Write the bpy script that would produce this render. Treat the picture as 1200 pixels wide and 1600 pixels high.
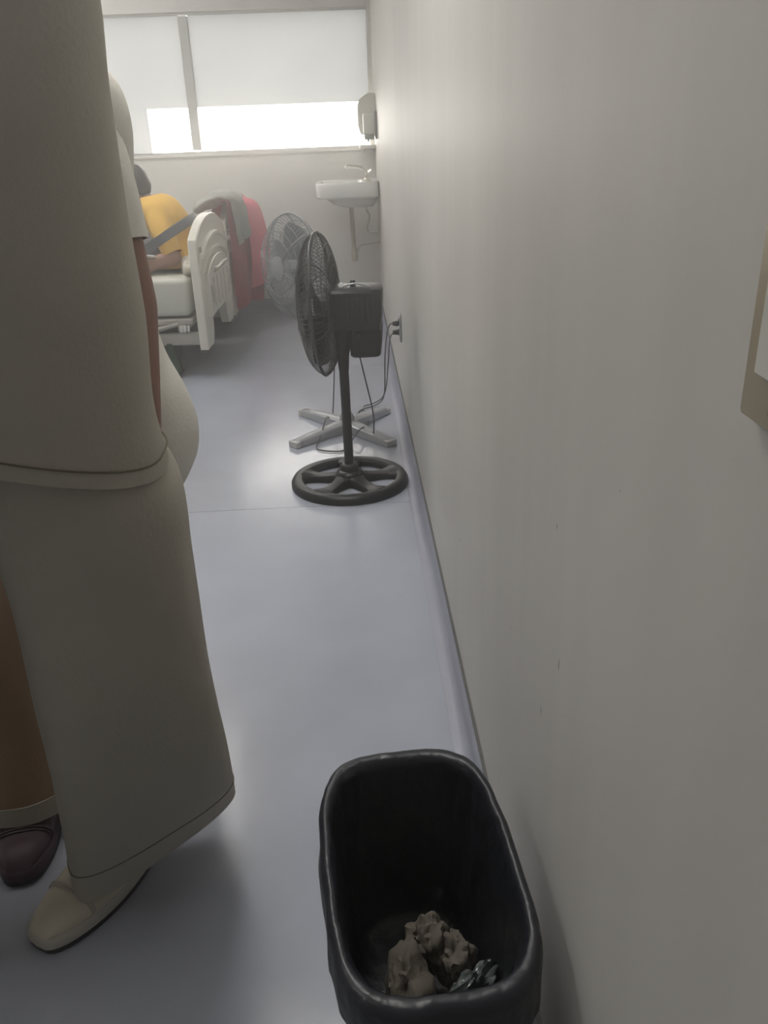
import bpy, bmesh, math, random
from mathutils import Vector, Matrix
from mathutils import noise as mnoise

random.seed(7)
scene = bpy.context.scene
for o in list(bpy.data.objects):
    bpy.data.objects.remove(o)
COL = scene.collection

# ------------------------------------------------------------------ camera
F_PX, PITCH, ROLL, YAW, CAM_H = 1300.0, math.radians(24.2), math.radians(2.2), math.radians(1.49), 1.22
fw = Vector((math.sin(YAW)*math.cos(PITCH), math.cos(YAW)*math.cos(PITCH), -math.sin(PITCH)))
r0 = Vector((math.cos(YAW), -math.sin(YAW), 0)); u0 = r0.cross(fw)
ix = math.cos(ROLL)*r0 - math.sin(ROLL)*u0
up = math.sin(ROLL)*r0 + math.cos(ROLL)*u0
cam_data = bpy.data.cameras.new('camera')
cam = bpy.data.objects.new('camera', cam_data); COL.objects.link(cam)
cam_data.sensor_fit = 'VERTICAL'; cam_data.sensor_height = 32.0
cam_data.lens = 32.0*F_PX/1600.0
cam_data.clip_start = 0.02
cam.matrix_world = Matrix(((ix.x, up.x, -fw.x, 0), (ix.y, up.y, -fw.y, 0), (ix.z, up.z, -fw.z, CAM_H), (0, 0, 0, 1)))
scene.camera = cam

# ------------------------------------------------------------------ world and exposure
world = bpy.data.worlds.new('overcast_sky'); scene.world = world; world.use_nodes = True
bg = world.node_tree.nodes['Background']
bg.inputs['Color'].default_value = (1.0, 0.985, 0.955, 1)
bg.inputs['Strength'].default_value = 9.0
scene.view_settings.view_transform = 'Standard'
scene.view_settings.look = 'None'
scene.view_settings.gamma = 1.0
scene.view_settings.use_curve_mapping = False
scene.view_settings.exposure = 0.5
GLARE_HAZE = 0.09

# ------------------------------------------------------------------ materials
MATS = {}
def mat(name, col, rough=0.6, var=0.06, scale=8.0, bump=0.0, bscale=60.0, metal=0.0, spec=0.5, stretch=None, coat=0.0, trans=0.0):
    m = bpy.data.materials.new(name); m.use_nodes = True
    nt = m.node_tree; N = nt.nodes; L = nt.links
    b = N['Principled BSDF']
    b.inputs['Roughness'].default_value = rough
    b.inputs['Metallic'].default_value = metal
    b.inputs['Specular IOR Level'].default_value = spec
    b.inputs['Coat Weight'].default_value = coat
    b.inputs['Transmission Weight'].default_value = trans
    tc = N.new('ShaderNodeTexCoord'); mp = N.new('ShaderNodeMapping')
    if stretch: mp.inputs['Scale'].default_value = stretch
    L.new(tc.outputs['Object'], mp.inputs['Vector'])
    nz = N.new('ShaderNodeTexNoise'); nz.inputs['Scale'].default_value = scale; nz.inputs['Detail'].default_value = 4
    L.new(mp.outputs['Vector'], nz.inputs['Vector'])
    rp = N.new('ShaderNodeValToRGB')
    c = Vector(col)
    rp.color_ramp.elements[0].position = 0.3; rp.color_ramp.elements[1].position = 0.7
    rp.color_ramp.elements[0].color = (*[max(0, x*(1-var)) for x in c], 1)
    rp.color_ramp.elements[1].color = (*[min(1, x*(1+var)) for x in c], 1)
    L.new(nz.outputs['Fac'], rp.inputs['Fac']); L.new(rp.outputs['Color'], b.inputs['Base Color'])
    if bump:
        n2 = N.new('ShaderNodeTexNoise'); n2.inputs['Scale'].default_value = bscale; n2.inputs['Detail'].default_value = 3
        L.new(mp.outputs['Vector'], n2.inputs['Vector'])
        bp = N.new('ShaderNodeBump'); bp.inputs['Strength'].default_value = bump; bp.inputs['Distance'].default_value = 0.01
        L.new(n2.outputs['Fac'], bp.inputs['Height']); L.new(bp.outputs['Normal'], b.inputs['Normal'])
    MATS[name] = m
    return m

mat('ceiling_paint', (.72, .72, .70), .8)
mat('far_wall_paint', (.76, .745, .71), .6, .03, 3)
mat('floor_vinyl', (.435, .46, .535), .20, .05, 5.0, bump=.04, bscale=25)
mat('cove_vinyl', (.34, .35, .42), .4, .05, 6)
mat('aluminium', (.70, .69, .66), .45, .04, 20, metal=.3)
mat('frame_grey', (.55, .55, .53), .5, .05, 10)
mat('ceramic', (.80, .80, .77), .15, .02, 4, coat=.5)
mat('chrome', (.62, .60, .56), .2, .04, 10, metal=1)
mat('old_pvc', (.34, .31, .25), .4, .08, 10)
mat('dispenser_plastic', (.62, .62, .56), .35, .04, 8)
mat('dispenser_smoke', (.30, .31, .29), .3, .05, 8)
mat('black_plastic', (.018, .019, .021), .38, .15, 20, bump=.05, bscale=200)
mat('black_metal', (.030, .031, .033), .35, .1, 30)
mat('black_blade', (.035, .036, .038), .3, .1, 10)
mat('grey_metal', (.42, .43, .45), .35, .06, 20, metal=.2)
mat('fan_wire', (.27, .28, .29), .4, .06, 20)
mat('grey_blade', (.37, .39, .41), .3, .06, 10)
mat('cord_grey', (.12, .12, .12), .5, .1, 30)
mat('bed_cream', (.72, .70, .62), .35, .04, 5)
mat('bed_groove', (.36, .34, .29), .5, .08, 10)
mat('bed_grey', (.42, .40, .36), .45, .08, 10)
mat('bed_dark', (.06, .055, .055), .5, .1, 10)
mat('brake_green', (.04, .07, .045), .4, .1, 10)
mat('mattress_cover', (.60, .60, .53), .5, .05, 6, bump=.1, bscale=12)
mat('sheet_cream', (.66, .62, .54), .8, .08, 20, bump=.5, bscale=30)
mat('sheet_grey', (.42, .42, .39), .9, .12, 20, bump=.4, bscale=40)
mat('blanket_red', (.42, .085, .12), .9, .14, 14, bump=.4, bscale=60)
mat('blanket_pink', (.85, .25, .33), .9, .08, 10, bump=.3, bscale=60)
mat('skin_brown', (.25, .135, .10), .5, .1, 12, bump=.05, bscale=80)
mat('skin_tan', (.34, .185, .125), .5, .1, 12, bump=.05, bscale=80)
mat('hair_black', (.025, .022, .02), .5, .3, 60, bump=.5, bscale=120)
mat('eye_white', (.75, .73, .7), .2, .02, 8)
mat('shirt_yellow', (.80, .49, .09), .85, .06, 10, bump=.2, bscale=80)
mat('strap_grey', (.11, .115, .125), .6, .1, 30)
mat('cream_cloth', (.41, .383, .325), .9, .05, 6, bump=.15, bscale=150)
mat('cream_seam', (.14, .12, .075), .9, .2, 30)
mat('white_cloth', (.66, .64, .58), .9, .04, 6, bump=.15, bscale=150)
mat('tan_cloth', (.36, .25, .165), .9, .06, 6, bump=.15, bscale=150)
mat('shoe_cream', (.66, .61, .50), .55, .05, 20)
mat('shoe_sole', (.55, .52, .46), .6, .05, 20)
mat('shoe_tread', (.05, .05, .05), .7, .1, 20)
mat('shoe_maroon', (.075, .045, .06), .5, .1, 20)
mat('bin_plastic', (.022, .025, .034), .45, .1, 15)
mat('bag_plastic', (.016, .018, .025), .36, .2, 15, bump=.6, bscale=22)
mat('tissue_paper', (.17, .148, .12), .9, .12, 20, bump=.4, bscale=50)
mat('clear_wrap', (.11, .13, .13), .15, .2, 20, bump=.8, bscale=30)
mat('paper_white', (.8, .79, .76), .8, .02, 8)
mat('switch_ivory', (.34, .29, .20), .4, .05, 10)
mat('switch_white', (.8, .79, .74), .3, .02, 10)
mat('outside_ground', (.30, .30, .27), .9, .1, .5)

def wall_material():
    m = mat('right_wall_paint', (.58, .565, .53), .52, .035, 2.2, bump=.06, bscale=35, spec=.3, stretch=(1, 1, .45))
    nt = m.node_tree; N = nt.nodes; L = nt.links
    b = N['Principled BSDF']
    tc = N.new('ShaderNodeTexCoord')
    # faint vertical streaks high on the wall
    mp = N.new('ShaderNodeMapping'); mp.inputs['Scale'].default_value = (1, 5, .35)
    L.new(tc.outputs['Object'], mp.inputs['Vector'])
    nz = N.new('ShaderNodeTexNoise'); nz.inputs['Scale'].default_value = 2.2; nz.inputs['Detail'].default_value = 5
    L.new(mp.outputs['Vector'], nz.inputs['Vector'])
    r = N.new('ShaderNodeMapRange'); r.inputs[1].default_value = .42; r.inputs[2].default_value = .62; r.inputs[3].default_value = .965; r.inputs[4].default_value = 1.0
    L.new(nz.outputs['Fac'], r.inputs[0])
    base = b.inputs['Base Color'].links[0].from_socket
    mul = N.new('ShaderNodeVectorMath'); mul.operation = 'SCALE'
    L.new(base, mul.inputs[0]); L.new(r.outputs[0], mul.inputs['Scale'])
    last = mul.outputs[0]
    # small dark scuffs
    for (y, z, ry, rz) in ((.775, .673, .0028, .009), (1.666, .394, .006, .006), (.817, .825, .0025, .0035), (.846, .555, .0022, .009), (1.05, .55, .0015, .002), (.62, .95, .001, .0015)):
        s = N.new('ShaderNodeVectorMath'); s.operation = 'SUBTRACT'; s.inputs[1].default_value = (0.0, y, z)
        L.new(tc.outputs['Object'], s.inputs[0])
        k = N.new('ShaderNodeVectorMath'); k.operation = 'MULTIPLY'; k.inputs[1].default_value = (0, 1/ry, 1/rz)
        L.new(s.outputs[0], k.inputs[0])
        ln = N.new('ShaderNodeVectorMath'); ln.operation = 'LENGTH'; L.new(k.outputs[0], ln.inputs[0])
        mr = N.new('ShaderNodeMapRange'); mr.inputs[1].default_value = .5; mr.inputs[2].default_value = 1.1; mr.inputs[3].default_value = .35; mr.inputs[4].default_value = 1
        L.new(ln.outputs['Value'], mr.inputs[0])
        v = N.new('ShaderNodeVectorMath'); v.operation = 'SCALE'; L.new(last, v.inputs[0]); L.new(mr.outputs[0], v.inputs['Scale'])
        last = v.outputs[0]
    L.new(last, b.inputs['Base Color'])
wall_material()

def pane_material(name, tint, film, film_col=(.9, .92, .95)):
    """glass lets the sky through; a film adds diffuse scattering"""
    m = bpy.data.materials.new(name); m.use_nodes = True
    nt = m.node_tree; N = nt.nodes; L = nt.links
    N.remove(N['Principled BSDF'])
    out = N['Material Output']
    tr = N.new('ShaderNodeBsdfTransparent'); tr.inputs['Color'].default_value = (*tint, 1)
    tl = N.new('ShaderNodeBsdfTranslucent')
    tc = N.new('ShaderNodeTexCoord'); nz = N.new('ShaderNodeTexNoise'); nz.inputs['Scale'].default_value = 2.5
    L.new(tc.outputs['Object'], nz.inputs['Vector'])
    rp = N.new('ShaderNodeValToRGB')
    rp.color_ramp.elements[0].color = (*[c*.82 for c in film_col], 1); rp.color_ramp.elements[1].color = (*film_col, 1)
    L.new(nz.outputs['Fac'], rp.inputs['Fac']); L.new(rp.outputs['Color'], tl.inputs['Color'])
    mx = N.new('ShaderNodeMixShader'); mx.inputs[0].default_value = film
    L.new(tr.outputs[0], mx.inputs[1]); L.new(tl.outputs[0], mx.inputs[2])
    L.new(mx.outputs[0], out.inputs['Surface'])
    MATS[name] = m
pane_material('window_film', (.19, .19, .188), .19, (.92, .92, .91))
pane_material('window_glass', (.93, .91, .88), .06)

# ------------------------------------------------------------------ mesh helpers
class MB:
    def __init__(self): self.bm = bmesh.new()
    def face(self, pts):
        return self.bm.faces.new([self.bm.verts.new(p) for p in pts])
    def box(self, lo, hi, bev=0.0, seg=1, M=None):
        lo = Vector(lo); hi = Vector(hi)
        r = bmesh.ops.create_cube(self.bm, size=1.0)
        vs = r['verts']
        c = (lo+hi)/2; d = hi-lo
        for v in vs: v.co = Vector((v.co.x*d.x, v.co.y*d.y, v.co.z*d.z)) + c
        if bev:
            es = list({e for v in vs for e in v.link_edges})
            rr = bmesh.ops.bevel(self.bm, geom=es, offset=bev, segments=seg, affect='EDGES', profile=.5)
            vs = list({v for f in rr['faces'] for v in f.verts} | {v for v in vs if v.is_valid})
        if M:
            for v in vs: v.co = M @ v.co
        return self
    def rings(self, rings, close=True, cap=True):
        """rings: list of point lists of equal length -> skinned tube"""
        R = [[self.bm.verts.new(p) for p in ring] for ring in rings]
        n = len(R[0])
        for a, b in zip(R[:-1], R[1:]):
            for i in range(n if close else n-1):
                j = (i+1) % n
                self.bm.faces.new((a[i], a[j], b[j], b[i]))
        if cap and close:
            self.bm.faces.new(list(reversed(R[0]))); self.bm.faces.new(R[-1])
        return self
    def tube(self, path, rad, n=8, cap=True, closed=False):
        P = [Vector(p) for p in path]; k = len(P)
        if not hasattr(rad, '__len__'): rad = [rad]*k
        rings = []; prev = None
        for i in range(k):
            if closed: t = P[(i+1) % k]-P[i-1]
            elif i == 0: t = P[1]-P[0]
            elif i == k-1: t = P[-1]-P[-2]
            else: t = (P[i+1]-P[i]).normalized()+(P[i]-P[i-1]).normalized()
            t.normalize()
            if prev is None:
                a = Vector((0, 0, 1)) if abs(t.z) < .9 else Vector((1, 0, 0))
                u = t.cross(a).normalized()
            else:
                u = (prev - t*prev.dot(t)).normalized()
            prev = u; w = t.cross(u)
            rings.append([P[i]+(u*math.cos(q)+w*math.sin(q))*rad[i] for q in [2*math.pi*j/n for j in range(n)]])
        if closed:
            rings.append(rings[0]); self.rings(rings, cap=False)
            bmesh.ops.remove_doubles(self.bm, verts=self.bm.verts, dist=1e-6)
        else: self.rings(rings, cap=cap)
        return self
    def lathe(self, prof, n=32, M=None, cap=True):
        M = M or Matrix.Identity(4)
        rings = [[M @ Vector((r*math.cos(2*math.pi*j/n), r*math.sin(2*math.pi*j/n), z)) for j in range(n)] for r, z in prof]
        return self.rings(rings, cap=cap)
    def capsule(self, a, ra, b, rb, n=14):
        a = Vector(a); b = Vector(b)
        for p, r in ((a, ra), (b, rb)):
            s = bmesh.ops.create_icosphere(self.bm, subdivisions=2, radius=r)
            for v in s['verts']: v.co += p
        if (b-a).length > 1e-4: self.tube([a, b], [ra, rb], n)
        return self
    def ellipsoid(self, c, r, M=None, sub=3):
        s = bmesh.ops.create_icosphere(self.bm, subdivisions=sub, radius=1)
        for v in s['verts']:
            p = Vector((v.co.x*r[0], v.co.y*r[1], v.co.z*r[2]))
            if M: p = M @ p
            v.co = p + Vector(c)
        return self
    def build(self, name, material, parent=None, smooth=True, angle=40):
        bmesh.ops.recalc_face_normals(self.bm, faces=self.bm.faces)
        me = bpy.data.meshes.new(name); self.bm.to_mesh(me); self.bm.free()
        me.materials.append(MATS[material])
        if smooth:
            me.shade_smooth()
            try: me.set_sharp_from_angle(angle=math.radians(angle))
            except Exception: pass
        o = bpy.data.objects.new(name, me); COL.objects.link(o)
        if parent: o.parent = parent
        return o

def tag(o, label, cat=None, group=None, kind=None):
    o['label'] = label
    if cat: o['category'] = cat
    if group: o['group'] = group
    if kind: o['kind'] = kind
    return o
def thing(name, label, cat, loc=(0, 0, 0), rz=0, group=None):
    o = bpy.data.objects.new(name, None); COL.objects.link(o)
    o.empty_display_size = .05
    o.location = loc; o.rotation_euler = (0, 0, rz)
    return tag(o, label, cat, group)
def struct(o, label=None):
    o['kind'] = 'structure'
    if label: o['label'] = label
    return o
def copy_tree(o, parent=None):
    c = o.copy(); COL.objects.link(c); c.parent = parent
    for ch in list(o.children): copy_tree(ch, c)
    return c
def nz(p, s=1.0, seed=0.0):
    return mnoise.noise(Vector(p)*s + Vector((seed*13.7, seed*7.1, seed*3.3)))
def superellipse(cx, cy, z, rx, ry, n=40, e=2.0, rot=0.0, dz=None, ripple=0.0, k=7, ph=0.0):
    pts = []
    for j in range(n):
        a = 2*math.pi*j/n
        c, s = math.cos(a), math.sin(a)
        x = math.copysign(abs(c)**(2/e), c)*rx; y = math.copysign(abs(s)**(2/e), s)*ry
        q = 1+ripple*math.sin(k*a+ph)
        x *= q; y *= q
        X = x*math.cos(rot)-y*math.sin(rot); Y = x*math.sin(rot)+y*math.cos(rot)
        pts.append(Vector((cx+X, cy+Y, z+(dz(X, Y) if dz else 0))))
    return pts
def smooth_interp(keys, m):
    """Catmull-Rom resample of tuples"""
    out = []
    k = len(keys)
    for i in range(k-1):
        p0 = keys[max(0, i-1)]; p1 = keys[i]; p2 = keys[i+1]; p3 = keys[min(k-1, i+2)]
        for s in range(m):
            t = s/m
            out.append(tuple(.5*((2*b)+(-a+c)*t+(2*a-5*b+4*c-d)*t*t+(-a+3*b-3*c+d)*t**3) for a, b, c, d in zip(p0, p1, p2, p3)))
    out.append(tuple(keys[-1]))
    return out
def spline(pts, m=8):
    return [Vector(p) for p in smooth_interp([tuple(p) for p in pts], m)]

# ------------------------------------------------------------------ the room
XR, XL, YF, YB, ZC = 0.21, -3.3, 6.70, -1.5, 2.7
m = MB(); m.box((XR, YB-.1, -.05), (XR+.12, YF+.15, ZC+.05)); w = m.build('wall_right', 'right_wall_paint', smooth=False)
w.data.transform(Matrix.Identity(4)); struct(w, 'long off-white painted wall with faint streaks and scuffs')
m = MB(); m.box((XL-.12, YB-.1, -.05), (XL, YF+.15, ZC+.05)); struct(m.build('wall_left', 'far_wall_paint', smooth=False))
m = MB(); m.box((XL, YB-.1, -.05), (XR, YB, ZC+.05)); struct(m.build('wall_back', 'far_wall_paint', smooth=False))
WX0, WX1, WZ0, WZ1 = -3.15, .185, 1.165, 2.06
m = MB()
m.box((XL, YF, -.05), (XR, YF+.15, WZ0)); m.box((XL, YF, WZ1), (XR, YF+.15, ZC+.05))
m.box((XL, YF, WZ0), (WX0, YF+.15, WZ1)); m.box((WX1, YF, WZ0), (XR, YF+.15, WZ1))
struct(m.build('wall_far', 'far_wall_paint', smooth=False), 'pale wall under the wide window')
m = MB(); m.box((XL, YB, ZC), (XR, YF, ZC+.05)); struct(m.build('ceiling', 'ceiling_paint', smooth=False))
# floor: a screed with welded vinyl sheets on it
m = MB(); m.box((XL, YB, -.06), (XR, YF, -.004)); fl = struct(m.build('floor', 'bed_dark', smooth=False), 'blue-grey vinyl floor with thin cross seams')
seams = [YB, .75, 2.795, 4.84, YF]
for a, b in zip(seams[:-1], seams[1:]):
    m = MB(); m.box((XL, a+.0012, -.004), (XR, b-.0012, 0)); m.build('vinyl_sheet', 'floor_vinyl', fl, smooth=False)
# coved skirting
def cove(name, along, a, b, wall, sgn):
    prof = [(0, .100), (.006, .101), (.007, .097)] + [(.007+.03*(1-math.cos(t)), .034-.030*math.sin(t)+.000) for t in [math.pi/2*i/6 for i in range(7)]] + [(.041, .0012), (.041, -.002), (0, -.002)]
    m = MB(); rr = []
    for s in (a, b):
        rr.append([Vector((wall+sgn*d, s, z)) if along == 'y' else Vector((s, wall+sgn*d, z)) for d, z in prof])
    m.rings(rr)
    return struct(m.build(name, 'cove_vinyl'))
cove('baseboard_right', 'y', YB, YF, XR, -1)
cove('baseboard_far', 'x', XL, XR, YF, -1)
cove('baseboard_left', 'y', YB, YF, XL, 1)
cove('baseboard_back', 'x', XL, XR, YB, 1)
# the dark bead of sealant on top of the skirting
m = MB(); m.box((XR-.0065, YB, .1005), (XR, YF, .1035)); struct(m.build('trim_1', 'cord_grey', smooth=False), 'thin dark sealant line above the skirting')

# window
win = bpy.data.objects.new('window_1', None); COL.objects.link(win); win.location = (0, YF, 0); struct(win, 'wide window with frosted film over its upper part')
m = MB()
fy0, fy1 = .03, .08
m.box((WX0, fy0, WZ0), (WX1, fy1, WZ0+.010)); m.box((WX0, fy0, WZ1-.014), (WX1, fy1, WZ1))
m.box((WX0, fy0, WZ0), (WX0+.03, fy1, WZ1)); m.box((WX1-.005, fy0, WZ0), (WX1, fy1, WZ1))
m.build('window_frame', 'aluminium', win, smooth=False)
mull = [-2.18, -1.095]
for x in mull:
    m = MB(); m.box((x-.033, .02, WZ0+.02), (x+.033, .075, WZ1-.02), .004); m.build('mullion', 'frame_grey', win, smooth=False)
m = MB(); m.box((WX0, -.02, WZ0-.022), (WX1, .03, WZ0)); m.build('window_sill', 'far_wall_paint', win, smooth=False)
zf = 1.468
bays = [(WX0+.03, mull[0]-.033), (mull[0]+.033, mull[1]-.033), (mull[1]+.033, WX1-.005)]
for i, (a, b) in enumerate(bays):
    m = MB(); m.box((a, .045, zf), (b, .050, WZ1-.014)); m.build('frosted_pane', 'window_film', win, smooth=False)
    a2 = a
    if i < 2:
        a2 = b-.30
        m = MB(); m.box((a, .045, WZ0+.010), (a2, .050, zf)); m.build('frosted_pane', 'window_film', win, smooth=False)
    m = MB(); m.box((a2, .045, WZ0+.010), (b, .050, zf)); m.build('clear_pane', 'window_glass', win, smooth=False)
m = MB(); m.box((-30, YF+.6, -4.1), (30, YF+60, -4.0)); struct(m.build('ground', 'outside_ground', smooth=False))

# added fill lights at the ceiling, unseen above the frame, to brighten the room
FILL = 10.0
lm = bpy.data.materials.new('lamp_glow'); lm.use_nodes = True
_n = lm.node_tree.nodes; _b = _n['Principled BSDF']
_b.inputs['Emission Color'].default_value = (1.0, .97, .92, 1); _b.inputs['Emission Strength'].default_value = FILL
MATS['lamp_glow'] = lm
for x, y, where in ((-2.2, 5.4, 'above the beds'), (-1.25, 4.3, 'above the fans'), (-.42, 1.95, 'beside the standing people')):
    lt = thing('ceiling_light', 'white ceiling light panel '+where, 'lamp', (x, y, ZC-.001), 0, 'ceiling light panels')
    m = MB(); m.box((-.30, -.60, -.05), (.30, .60, 0), .004); m.build('housing', 'switch_white', lt)
    m = MB(); m.box((-.28, -.58, -.056), (.28, .58, -.049), .002); m.build('diffuser', 'lamp_glow', lt)

lt = thing('ceiling_light', 'narrow white ceiling light left of the standing people', 'lamp', (-1.75, .80, ZC-.001))  # unseen fill added for the floor and shoe at the near left
m = MB(); m.box((-.14, -.60, -.05), (.14, .60, 0), .004); m.build('housing', 'switch_white', lt)
m = MB(); m.box((-.12, -.58, -.056), (.12, .58, -.049), .002); m.build('diffuser', 'lamp_glow', lt)

# ------------------------------------------------------------------ wash basin
sk = thing('wash_basin', 'white ceramic wash basin hung on the wall below the window end', 'sink', (XR, 6.2, 0))
m = MB()
def rrect(x0, x1, y0, y1, z, e=5, n=44):
    return superellipse((x0+x1)/2, (y0+y1)/2, z, (x1-x0)/2, (y1-y0)/2, n, e)
# outer shell, then rim, then bowl
m.rings([rrect(-.26, -.04, -.12, .12, .79, 2.6), rrect(-.33, -.02, -.17, .17, .815, 3), rrect(-.37, -.005, -.21, .21, .85, 4), rrect(-.425, -.001, -.23, .23, .858, 8),
         rrect(-.433, -.001, -.237, .237, .868, 9), rrect(-.435, -.001, -.238, .238, .945, 7), rrect(-.430, -.001, -.234, .234, .955, 7),
         rrect(-.40, -.10, -.20, .20, .952, 5), rrect(-.38, -.12, -.18, .18, .91, 4), rrect(-.33, -.16, -.12, .12, .85, 3), rrect(-.29, -.20, -.05, .05, .835, 2)])
m.build('bowl', 'ceramic', sk, angle=50)
m = MB(); m.tube(spline([(-.075, 0, .955), (-.075, 0, 1.0), (-.11, 0, 1.035), (-.20, 0, 1.05), (-.225, 0, 1.038)], 5), [.013]*20+[.010], 10)
m.lathe([(.026, .953), (.026, .962), (.016, .972)], 16, Matrix.Translation((-.075, 0, 0)))
fc = m.build('faucet', 'chrome', sk)
m = MB(); m.tube([(-.075, 0, 1.0), (-.045, -.01, 1.02)], .009, 8); m.build('lever', 'chrome', fc)
m = MB(); m.tube([(-.196, 0, .81), (-.190, 0, .50)], .016, 12); m.lathe([(.022, .80), (.022, .83)], 14, Matrix.Translation((-.197, 0, 0))); m.build('drain_pipe', 'old_pvc', sk)
m = MB(); m.lathe([(.016, .42), (.024, .425), (.024, .50), (.018, .51)], 14, Matrix.Translation((-.188, 0, 0))); m.build('bottle_trap', 'old_pvc', sk)
m = MB(); m.tube(spline([(-.166, 0, .485), (-.155, 0, .52), (-.13, 0, .535), (-.05, 0, .545), (-.002, 0, .55)], 4), .011, 10); m.build('waste_arm', 'bed_grey', sk)
m = MB(); m.tube(spline([(-.095, .03, .83), (-.09, .03, .76), (-.07, .03, .72), (-.085, .03, .66), (-.085, .03, .62), (-.06, .03, .61), (-.002, .03, .612)], 4), .006, 8); m.build('supply_hose', 'chrome', sk)
m = MB(); m.lathe([(.011, 0), (.011, .03)], 12, Matrix.Translation((-.034, .03, .612)) @ Matrix.Rotation(math.pi/2, 4, 'Y')); m.build('stop_valve', 'chrome', sk)

# paper towel dispenser and soap dispenser above it
td = thing('towel_dispenser', 'tall pale paper towel dispenser on the wall above the wash basin', 'dispenser', (XR, 6.42, 0))
m = MB()
pr = [(-.003, 1.50), (-.05, 1.50), (-.105, 1.465), (-.118, 1.44), (-.122, 1.30), (-.105, 1.25), (-.06, 1.235), (-.003, 1.235)]
m.rings([[Vector((x, y, z)) for x, z in pr] for y in (-.135, .135)]); m.build('housing', 'dispenser_plastic', td, angle=25)
m = MB(); m.box((-.1225, -.06, 1.31), (-.117, .06, 1.43), .002); m.build('window_slot', 'dispenser_smoke', td)
m = MB(); m.box((-.09, -.10, 1.226), (-.04, .10, 1.236)); m.build('paper_slot', 'dispenser_smoke', td)
sd = thing('soap_dispenser', 'small pale soap dispenser nearer the door than the towel dispenser', 'dispenser', (XR, 6.12, 0))
m = MB(); m.box((-.092, -.055, 1.245), (-.012, .055, 1.375), .014, 3); m.build('reservoir', 'dispenser_plastic', sd)
m = MB(); m.box((-.013, -.062, 1.215), (-.001, .062, 1.385), .003); m.build('back_plate', 'dispenser_smoke', sd)
m = MB(); m.box((-.085, -.035, 1.212), (-.02, .035, 1.246), .008, 2); m.build('push_bar', 'dispenser_smoke', sd)
m = MB(); m.tube([(-.06, 0, 1.215), (-.06, 0, 1.198)], .007, 8); m.build('nozzle', 'dispenser_smoke', sd)
lg = thing('corner_ledge', 'small pale ledge in the corner under the dispensers', 'shelf', (XR, 6.55, 0))
m = MB(); m.box((-.115, -.10, 1.155), (-.001, .12, 1.178), .003); m.build('board', 'far_wall_paint', lg)
m = MB(); m.box((-.09, -.005, 1.12), (-.001, .005, 1.156), .001); m.build('bracket', 'aluminium', lg)

# ------------------------------------------------------------------ wall socket and switch
so = thing('wall_socket', 'dark double wall socket with two plugs, low on the right wall', 'socket', (XR, 3.80, .43))
m = MB(); m.box((-.010, -.038, -.062), (-.0005, .038, .062), .003); m.build('plate', 'grey_metal', so)
for z in (.026, -.022):
    m = MB(); m.lathe([(.016, -.0135), (.016, -.009)], 16, Matrix.Translation((0, 0, z)) @ Matrix.Rotation(math.pi/2, 4, 'Y')); m.build('outlet_face', 'black_plastic', so)
sw = thing('light_switch', 'ivory light switch plate with white rocker on the near right wall', 'switch', (XR, .380, 1.14))
m = MB(); m.box((-.009, -.038, -.060), (-.0005, .038, .060), .003, 2); m.build('plate', 'switch_ivory', sw)
m = MB(); m.box((-.014, -.018, -.034), (-.008, .018, .034), .002); m.build('rocker', 'dispenser_plastic', sw)
for z in (-.049, .049):
    m = MB(); m.lathe([(.0035, -.0105), (.0035, -.0085)], 10, Matrix.Translation((0, 0, z)) @ Matrix.Rotation(math.pi/2, 4, 'Y')); m.build('screw', 'chrome', sw)

# ------------------------------------------------------------------ fans
def cage(parent, C, ax, R, df, db, n, wire, matw, matr, rim=.006, nring=5):
    """guard made of two domes of radial wires joined by a rim; ax points where the air goes"""
    ax = Vector(ax).normalized()
    a = Vector((0, 0, 1)); u = ax.cross(a).normalized(); v = u.cross(ax).normalized()
    C = Vector(C)
    def pt(r, h, q): return C + (u*math.cos(q)+v*math.sin(q))*r + ax*h
    def prof(t, d):  # t 0 at rim .. 1 at centre
        return R*(1-t), d*math.sin(min(1, t*1.9)*math.pi/2)**.5 if t > 0 else 0
    for nm, d, cr in (('front_guard', df, .045), ('rear_guard', -db, .06)):
        m = MB()
        ts = [0, .008, .025, .06, .12, .22, .36, .55, 1-cr/R]
        for k in range(n):
            q = 2*math.pi*k/n
            pth = []
            for t in ts:
                r, h = prof(t, abs(d)); pth.append(pt(r, math.copysign(h, d), q + (.25*t if d > 0 else 0)))
            m.tube(pth, wire, 4, cap=False)
        for i in range(nring):
            t = (1-cr/R)*(i+1)/nring
            r, h = prof(t, abs(d))
            m.tube([pt(r, math.copysign(h, d), 2*math.pi*j/48) for j in range(48)], wire*1.3, 4, closed=True)
        g = m.build(nm, matw, parent)
        # thick support wires
        m = MB()
        for k in range(6):
            q = 2*math.pi*(k+.3)/6
            m.tube([pt(prof(t, abs(d))[0], math.copysign(prof(t, abs(d))[1]*1.02+.001, d), q) for t in ts], wire*2.2, 5)
        m.build('guard_rib', matr, g)
        m = MB(); r, h = prof(1-cr/R, abs(d)); hh = math.copysign(h, d)
        M = Matrix.Translation(C + ax*hh) @ ax.to_track_quat('Z', 'Y').to_matrix().to_4x4()
        m.lathe([(cr+.004, -.004), (cr+.004, .003), (cr*.8, .007), (.002, .008)], 24, M); m.build('guard_badge', matr, g)
    m = MB(); m.tube([pt(R, 0, 2*math.pi*j/64) for j in range(64)], rim, 8, closed=True); m.build('guard_rim', matr, parent)
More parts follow.
